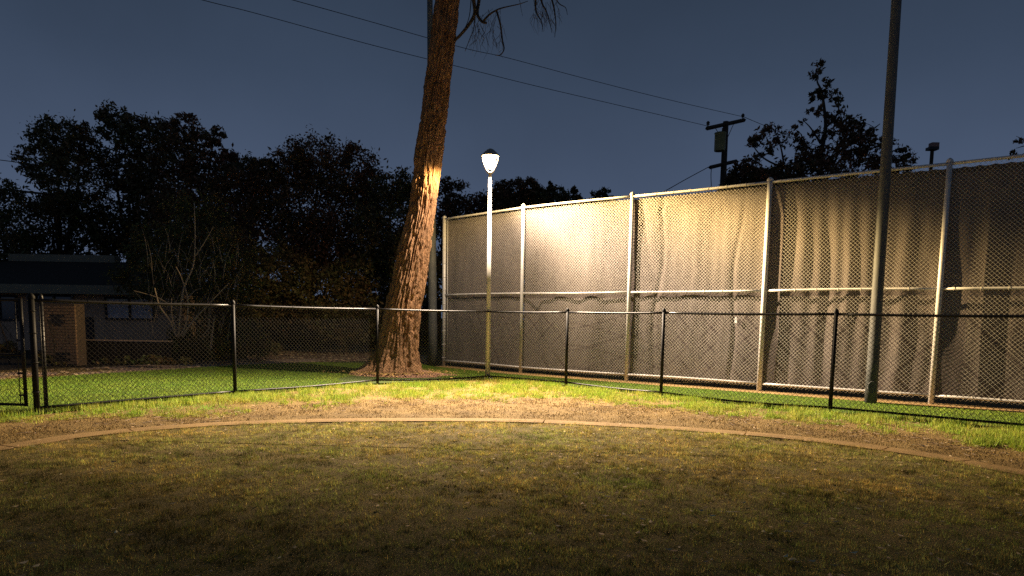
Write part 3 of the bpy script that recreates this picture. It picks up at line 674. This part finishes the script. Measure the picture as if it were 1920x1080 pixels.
tree('reddish dark tree with spiky top right of the lamp head', 32, [(955, 365, 36, 26), (990, 355, 24, 26), (930, 385, 40, 30), (1000, 395, 46, 30), (900, 400, 30, 30)], 9000, .09, 'leafred', group=GT)
tree('dark tree with thin upright shoots above the far fence top', 32, [(1030, 372, 14, 36), (1050, 365, 16, 20), (1042, 385, 36, 30), (1078, 375, 12, 26), (1085, 392, 26, 22)], 4200, .09, group=GT)
tree('small rounded dark tree just left of the brightest fence panel', 36, [(1130, 368, 20, 14), (1128, 385, 28, 16), (1165, 392, 20, 14)], 2200, .10, group=GT)
bk = thing('boundary_fence', 'dark board fence far behind the middle trees', 'fence'); bx0, bx1 = at(430, 600, 31).x, at(830, 600, 31).x
k = int((bx1-bx0)/.30)
for i in range(k):
    mb = MB(); mb.box((bx0+(i+.5)*.30, 31+random.uniform(-.01, .01), 1.05), (.288, .025, 2.1+random.uniform(-.03, .03))); mb.build('board', 'plank', bk)
cl = []
for x in np.arange(-80, 1260, 26):
    hh = 100 if x < 900 else 90
    for q in range(3): cl.append((tuple(at(x+random.uniform(-10, 10), 600-hh*(q+.5)/3*1.25+random.uniform(-8, 8), 37+random.uniform(-1, 1))), (1.1, 1.0, 1.0)))
leaves('distant_thicket', cl, 26000, .17, 'leafdark', None, kind='stuff')
# undergrowth under the trees
tree('dark evergreen thicket filling the gap under the middle trees', 25, [(520, 520, 70, 60), (590, 560, 80, 50), (470, 560, 60, 50), (650, 600, 70, 46), (560, 610, 70, 36), (720, 610, 50, 50)], 15000, .075, cat='shrub', name='shrub', tr=.1)
tree('tall feathery grey green shrub with a pale forked stem', 20.5, [(300, 470, 60, 60), (370, 430, 60, 70), (260, 520, 50, 40), (340, 530, 80, 60), (430, 500, 55, 70), (400, 590, 60, 50), (440, 620, 50, 40)], 15000, .055, 'leafshrub', cat='shrub', name='shrub', tr=.05, stem='palestem')
tree('leafy green shrub at the foot of the pale stems', 19.2, [(350, 648, 38, 28), (310, 660, 26, 16), (395, 655, 34, 22)], 4200, .05, 'leafshrub', cat='shrub', name='shrub', tr=.04)
tree('low dry shrub beside the second black post', 19.5, [(460, 640, 40, 34), (500, 655, 30, 18)], 2400, .05, 'leafshrub', cat='shrub', name='shrub', tr=.03)
tree('clump of broad leaved plants behind the gate', 17.2, [(20, 686, 30, 12), (-30, 684, 30, 14), (48, 690, 12, 8)], 1500, .055, 'leafshrub', cat='plant', name='plant', tr=.02)
tree('small leafy plant at the foot of the brick pillar', 16.6, [(82, 678, 12, 14), (110, 686, 20, 7)], 700, .05, 'leafshrub', cat='plant', name='plant', tr=.02)
tree('dark clipped hedge below the left window of the building', 19, [(10, 655, 30, 14), (-30, 655, 40, 14)], 2500, .05, 'leafshrub', cat='hedge', name='hedge', tr=.03)
cl = [(tuple(at(x, 681+random.uniform(-6, 4), 17)), (.28, .3, .16)) for x in range(190, 350, 14)]
leaves('ground_cover', cl, 4200, .045, 'leafshrub', None, kind='stuff')
# pale bare stems
st = thing('bare_shrub', 'bare pale stemmed shrub rising behind the low fence at left', 'shrub')
for pts, a, b in [([(332, 632), (318, 600), (300, 575), (290, 540)], .035, .012), ([(335, 632), (338, 590), (345, 540), (362, 500), (366, 450), (364, 380)], .035, .01), ([(338, 630), (350, 605), (352, 560), (340, 520), (330, 500)], .03, .01),
                  ([(342, 632), (362, 602), (392, 570), (430, 530)], .03, .01), ([(366, 480), (380, 460), (392, 440), (400, 425)], .02, .006), ([(330, 628), (322, 590), (322, 560)], .03, .01),
                  ([(395, 655), (400, 610), (404, 590)], .028, .01), ([(330, 580), (300, 560), (270, 550), (250, 545)], .018, .005), ([(352, 560), (366, 545), (380, 540)], .016, .005)]:
    mb = MB(); limb(mb, pxline(pts, 18.0, 17.8), a, b, 6); mb.build('stem', 'palestem', st)
mb = MB()
for k in range(90):
    x0 = random.uniform(270, 450); y0 = random.uniform(470, 640); dx = random.uniform(-25, 25); L = random.uniform(20, 60)
    mb.tube(pxline([(x0, y0), (x0+dx*.3, y0-L*.5), (x0+dx, y0-L)], 18.5+random.uniform(-.6, .6)), [.008, .006, .002], 3, False)
mb.build('twigs', 'palestem', st, kind='stuff')

# right hand sparse tree
rtree = thing('leafy_tree', 'tall sparse tree with large clumped leaves behind the right part of the tall fence', 'tree')
YR = 26
RB = [([(1540, 620), (1540, 420), (1538, 340), (1540, 290), (1548, 240), (1545, 200), (1540, 170), (1532, 150), (1540, 122)], .12, .015),
      ([(1540, 330), (1510, 300), (1470, 312), (1430, 295), (1405, 262)], .07, .015), ([(1539, 270), (1520, 240), (1505, 225)], .04, .01), ([(1548, 240), (1570, 215), (1572, 185), (1568, 170)], .04, .01),
      ([(1540, 310), (1580, 280), (1610, 262), (1640, 240), (1650, 232)], .06, .012), ([(1470, 312), (1465, 280), (1455, 250), (1440, 235)], .04, .01), ([(1540, 340), (1600, 330), (1650, 300), (1690, 290)], .05, .012),
      ([(1545, 350), (1560, 300), (1590, 250)], .04, .01), ([(1650, 300), (1660, 270), (1690, 272)], .02, .006), ([(1640, 240), (1625, 232), (1610, 236)], .015, .004), ([(1500, 340), (1490, 300), (1500, 262)], .035, .01)]
for k, (pts, a, b) in enumerate(RB):
    mb = MB(); limb(mb, pxline(pts, YR), a, b, 7); mb.build('trunk' if k == 0 else 'branch', 'darkbark', rtree)
cl = []
for x, y, w, h in [(1543, 125, 9, 8), (1530, 140, 10, 8), (1545, 155, 9, 7), (1526, 180, 12, 10), (1546, 176, 10, 9), (1570, 178, 8, 9), (1575, 200, 7, 8), (1520, 205, 6, 5), (1505, 228, 6, 5), (1535, 210, 8, 8), (1572, 225, 16, 22), (1585, 250, 20, 18),
                   (1450, 238, 12, 10), (1430, 255, 16, 12), (1465, 262, 12, 10), (1485, 250, 10, 9), (1440, 278, 14, 10), (1412, 266, 10, 6), (1600, 270, 24, 18), (1560, 285, 22, 16), (1520, 290, 22, 16), (1490, 300, 22, 14), (1625, 285, 24, 20), (1660, 300, 22, 16),
                   (1540, 318, 46, 18), (1600, 318, 46, 18), (1680, 310, 26, 14), (1705, 305, 10, 12), (1470, 330, 40, 16), (1500, 268, 10, 8), (1612, 240, 14, 10), (1632, 258, 16, 12), (1590, 232, 12, 12), (1690, 288, 14, 12), (1420, 300, 16, 10), (1390, 318, 20, 12), (1655, 275, 14, 10), (1552, 250, 10, 12), (1528, 250, 8, 8)]:
    s = YR/F; cl.append((tuple(at(x, y, YR+random.uniform(-.5, .5))), (w*s*1.3, w*s*1.3, h*s*1.2)))
leaves('crown', cl, 9500, .085, 'leafred', rtree, loose=1.9)
tree('dense dark tree low behind the fence at the utility pole', 29, [(1400, 335, 36, 26), (1440, 340, 40, 26), (1370, 350, 22, 16), (1490, 345, 40, 20)], 6500, .09)
et = thing('leafy_tree', 'leafy branch tips of a tree entering at the right edge above the fence', 'tree')
for pts, a, b in [([(1990, 420), (1980, 320), (1940, 275), (1905, 278)], .06, .006), ([(1940, 275), (1918, 262), (1905, 255)], .02, .004), ([(1935, 280), (1910, 292), (1895, 290)], .015, .004)]:
    mb = MB(); limb(mb, pxline(pts, 20), a, b); mb.build('branch', 'darkbark', et)
b = at(1990, 420, 20); mb = MB(); mb.tube([(b.x, b.y, -.1), b], [.12, .07], 8); mb.build('trunk', 'darkbark', et)
cl = [(tuple(at(x, y, 20)), (w*20/F, w*20/F, h*20/F)) for x, y, w, h in [(1912, 266, 8, 7), (1900, 290, 7, 8), (1940, 270, 16, 12), (1970, 300, 24, 22)]]
leaves('crown', cl, 500, .08, 'leafred', et)

# ------------------------------------------------------------------ utility pole and wires
YU = 32; up_ = thing('utility_pole', 'wooden utility pole with two cross arms and a transformer behind the fence', 'utility pole')
b = at(1357, 600, YU); tpz = at(1361, 228, YU)
mb = MB(); mb.tube([(tpz.x, YU, -.1), (tpz.x, YU, tpz.z)], [.19, .13], 12); mb.build('pole', 'wood', up_)
def arm(p, q, y0, y1, th):
    a = at(*p, y0); c = at(*q, y1); mb = MB(); mb.tube([a, c], th, 4); return a, c, mb
a1, a2, mb = arm((1325, 241), (1396, 225), YU-.9, YU+.9, .09); mb.build('cross_arm', 'wood', up_)
c1, c2, mb = arm((1331, 314), (1381, 302), YU-.7, YU+.7, .085); mb.build('cross_arm', 'wood', up_)
for p in (a1.lerp(a2, .03), a1.lerp(a2, .95)):
    mb = MB(); mb.lathe([(.03, 0), (.03, .1), (.08, .11), (.05, .16), (.09, .18), (.04, .26), (.001, .27)], (p.x, p.y, p.z+.05), 10); mb.build('insulator', 'wood', up_)
for s in (.2, .72):
    mb = MB(); p = a1.lerp(a2, s); mb.tube([p, (tpz.x, YU, tpz.z-1.0)], .02, 4); mb.build('brace', 'wood', up_)
tc_ = at(1350, 266, YU-.35)
mb = MB(); mb.lathe([(.001, -.42), (.24, -.42), (.25, -.38), (.25, .34), (.27, .36), (.27, .40), (.15, .44), (.001, .46)], tc_, 18); tr_ = mb.build('transformer', 'can', up_)
mb = MB(); mb.lathe([(.03, 0), (.05, .05), (.03, .1), (.05, .15), (.001, .2)], (tc_.x+.1, tc_.y, tc_.z+.44), 8); mb.build('bushing', 'wood', up_)
def wire(label, pts, r, n=24, sag=0):
    P = [Vector(p) for p in pts]; L = catmull3(P, n) if len(P) > 2 else [P[0].lerp(P[1], k/n)-Vector((0, 0, sag*4*(k/n)*(1-k/n))) for k in range(n+1)]
    mb = MB(); mb.tube(L, r, 5); o = mb.build('power_line', 'wire'); return tag(o, label, 'cable', 'overhead cables')
wire('lower of the two cables crossing the sky to the pole', pxline([(1326, 236), (1180, 202), (1000, 160), (880, 130), (700, 85), (480, 25), (380, 0), (120, -70)], YU-.8, 19), .011)
wire('upper of the two cables crossing the sky to the pole', pxline([(1394, 219), (1250, 186), (1100, 148), (950, 108), (870, 90), (700, 42), (560, 3), (260, -80)], YU+.8, 20), .011)
wire('short cable from the pole top into the sparse tree', pxline([(1394, 219), (1430, 234), (1500, 262), (1700, 330)], YU+.8, 40), .014)
wire('slanting guy cable from the lower cross arm to the fence', pxline([(1331, 312), (1290, 334), (1240, 362), (1150, 410)], YU-.7, 28), .018)
wire('thin cable from cross arm hanging along the utility pole', pxline([(1334, 315), (1333, 330), (1334, 360), (1334, 400)], YU-.7, YU-.7), .018)
wire('thin cable at left edge above the thicker one', pxline([(-60, 292), (0, 300), (70, 309), (140, 318)], 34), .020)
wire('thick cable at left edge behind the dark tree', pxline([(-60, 349), (0, 355), (70, 362), (140, 370)], 34), .055)
# far lamp
fl_ = thing('floodlight_pole', 'small distant floodlight on a thin pole above the tall fence', 'lamp')
p = at(1748, 280, 30); mb = MB(); mb.tube([(p.x, p.y, -.1), p], .075, 8); mb.build('pole', 'wood', fl_)
mb = MB(); mb.box((p.x, p.y, p.z+.02), (.42, .30, .12)); mb.build('lamp_base', 'frame', fl_)
mb = MB(); mb.box((p.x+.06, p.y, p.z+.18), (.32, .26, .18)); mb.build('lamp_head', 'headpink', fl_)

# ------------------------------------------------------------------ building at left
bd = thing('low_building', 'low tan building with a flat dark roof and pale blinds behind the gate', 'building')
YB = 23.5
def rect(name, x0, y0, x1, y1, Y, th, m, parent, out=0):
    a = at(x0, y0, Y); c = at(x1, y1, Y); mb = MB()
    mb.box(((a.x+c.x)/2, Y+th/2-out, (a.z+c.z)/2), (abs(c.x-a.x), th, abs(a.z-c.z))); return mb.build(name, m, parent)
a = at(-140, 550, YB); c = at(330, 552, YB); hz = at(100, 548, YB).z
mb = MB(); mb.box(((a.x+c.x)/2, YB+3, hz/2), (c.x-a.x, 6, hz)); mb.build('wall', 'stucco', bd)
# roof: eave fascia then a shallow pitch up
ex0, ex1 = at(-160, 540, YB-1).x, at(262, 540, YB-1).x; ez1 = at(60, 533, YB-1).z; ez0 = at(60, 550, YB-1).z
mb = MB(); mb.box(((ex0+ex1)/2, YB-1, (ez0+ez1)/2), (ex1-ex0, .12, ez1-ez0)); mb.build('fascia', 'fascia', bd)
mb = MB(); rz_ = ez1+1.1
mb.add([(ex0, YB-.93, ez0+.05), (ex1, YB-.93, ez0+.05), (ex1, YB+6.5, ez0+.05), (ex0, YB+6.5, ez0+.05), (ex0, YB-.93, ez1), (ex1, YB-.93, ez1), (ex1-2, YB+3.2, rz_), (ex0, YB+3.2, rz_), (ex1, YB+6.5, ez1), (ex0, YB+6.5, ez1)],
       [(3, 2, 1, 0), (0, 1, 5, 4), (4, 5, 6, 7), (1, 2, 8, 5), (5, 8, 6), (7, 6, 8, 9), (2, 3, 9, 8), (0, 4, 7, 9, 3)]); rf = mb.build('roof', 'roof', bd)
mb = MB(); mb.box(((ex0+ex1-3.0)/2, YB+3.2, rz_+.10), (ex1-ex0-3.4, .4, .28)); mb.build('ridge_vent', 'fascia', rf)
def window(x0, y0, x1, y1, pane, mull=0):
    a = at(x0, y0, YB); c = at(x1, y1, YB); w, h = c.x-a.x, a.z-c.z; xc, zc = (a.x+c.x)/2, (a.z+c.z)/2
    W_ = MB(); t = .07
    W_.box((xc, YB-.03, zc+h/2-t/2), (w, .08, t)); W_.box((xc, YB-.03, zc-h/2+t/2), (w, .08, t))
    for s in (-1, 1): W_.box((xc+s*(w/2-t/2), YB-.03, zc), (t, .08, h-2*t))
    wi = W_.build('window', 'frame', bd)
    mb = MB(); mb.box((xc, YB-.012, zc), (w-2*t, .02, h-2*t)); mb.build('pane', pane, wi)
    for k in range(mull):
        mb = MB(); mb.box((xc-w/2+w*(k+1)/(mull+1), YB-.045, zc), (t, .06, h-2*t)); mb.build('mullion', 'frame', wi)
window(197, 556, 292, 601, 'blind', 1)
window(66, 552, 139, 567, 'glassdark', 0)
for x in (100, 136): rect('window_trim', x, 551, x+3.5, 567, YB, .05, 'trimw', bd, .08)
window(-70, 552, 36, 602, 'glassdark', 2)
dr = rect('door', 139, 594, 178, 652, YB, .05, 'frame', bd, .03)
rect('door_frame', 135.5, 590, 139, 652, YB, .08, 'stucco', bd, .05)
# brick pillar with vents, courses built brick by brick
YP = 17.0; pl = thing('brick_pillar', 'orange brick pillar with two dark vents left of the dark doorway', 'pillar')
x0, x1 = at(76, 570, YP).x, at(139, 570, YP).x; zt = at(100, 569, YP).z
mb = MB(); mb.box(((x0+x1)/2, YP+.22, zt/2), (x1-x0-.03, .40, zt)); mb.build('core', 'mortar', pl)
me_b = None; bh, bl = .075, .20; row = 0; z = .04
vents = [(96, 592, 120, 608), (103, 664, 126, 680)]; vz = [(at(v[0], v[1], YP), at(v[2], v[3], YP)) for v in vents]
hide_v = lambda x, z: any(a.x-.02 < x < c.x+.02 and c.z-.02 < z < a.z+.02 for a, c in vz)
nb = 0
while z+bh < zt and nb < 290:
    x = x0+(0 if row % 2 == 0 else -bl/2)
    while x < x1:
        xa, xb = max(x, x0), min(x+bl-.012, x1)
        if xb-xa > .04 and not hide_v((xa+xb)/2, z+bh/2):
            mb = MB(); mb.box(((xa+xb)/2, YP+.03-random.uniform(0, .008), z+bh/2), (xb-xa, .06, bh-.012)); mb.build('brick', 'brick', pl); nb += 1
        x += bl
    z += bh; row += 1
for a, c in vz:
    mb = MB(); mb.box(((a.x+c.x)/2, YP+.02, (a.z+c.z)/2), (c.x-a.x, .05, a.z-c.z)); v = mb.build('vent', 'frame', pl)
    for k in range(4): 
        mb = MB(); mb.box(((a.x+c.x)/2, YP-.01, c.z+(a.z-c.z)*(k+.5)/4), (c.x-a.x-.02, .02, .015)); mb.build('louvre', 'mortar', v)
# low dark board fence
bf = thing('board_fence', 'low dark board fence between the brick pillar and the shrubs', 'fence'); YF = 17.8
x0, x1 = at(143, 640, YF).x, at(322, 640, YF).x; zt = at(200, 640, YF).z; k = int((x1-x0)/.15)
for i in range(k):
    mb = MB(); mb.box((x0+(i+.5)*.15, YF+random.uniform(-.006, .006), zt/2), (.138, .02, zt+random.uniform(-.02, .01))); mb.build('board', 'plank', bf)
mb = MB(); mb.box(((x0+x1)/2, YF, zt+.03), (x1-x0, .07, .03)); mb.build('cap_rail', 'stucco', bf)
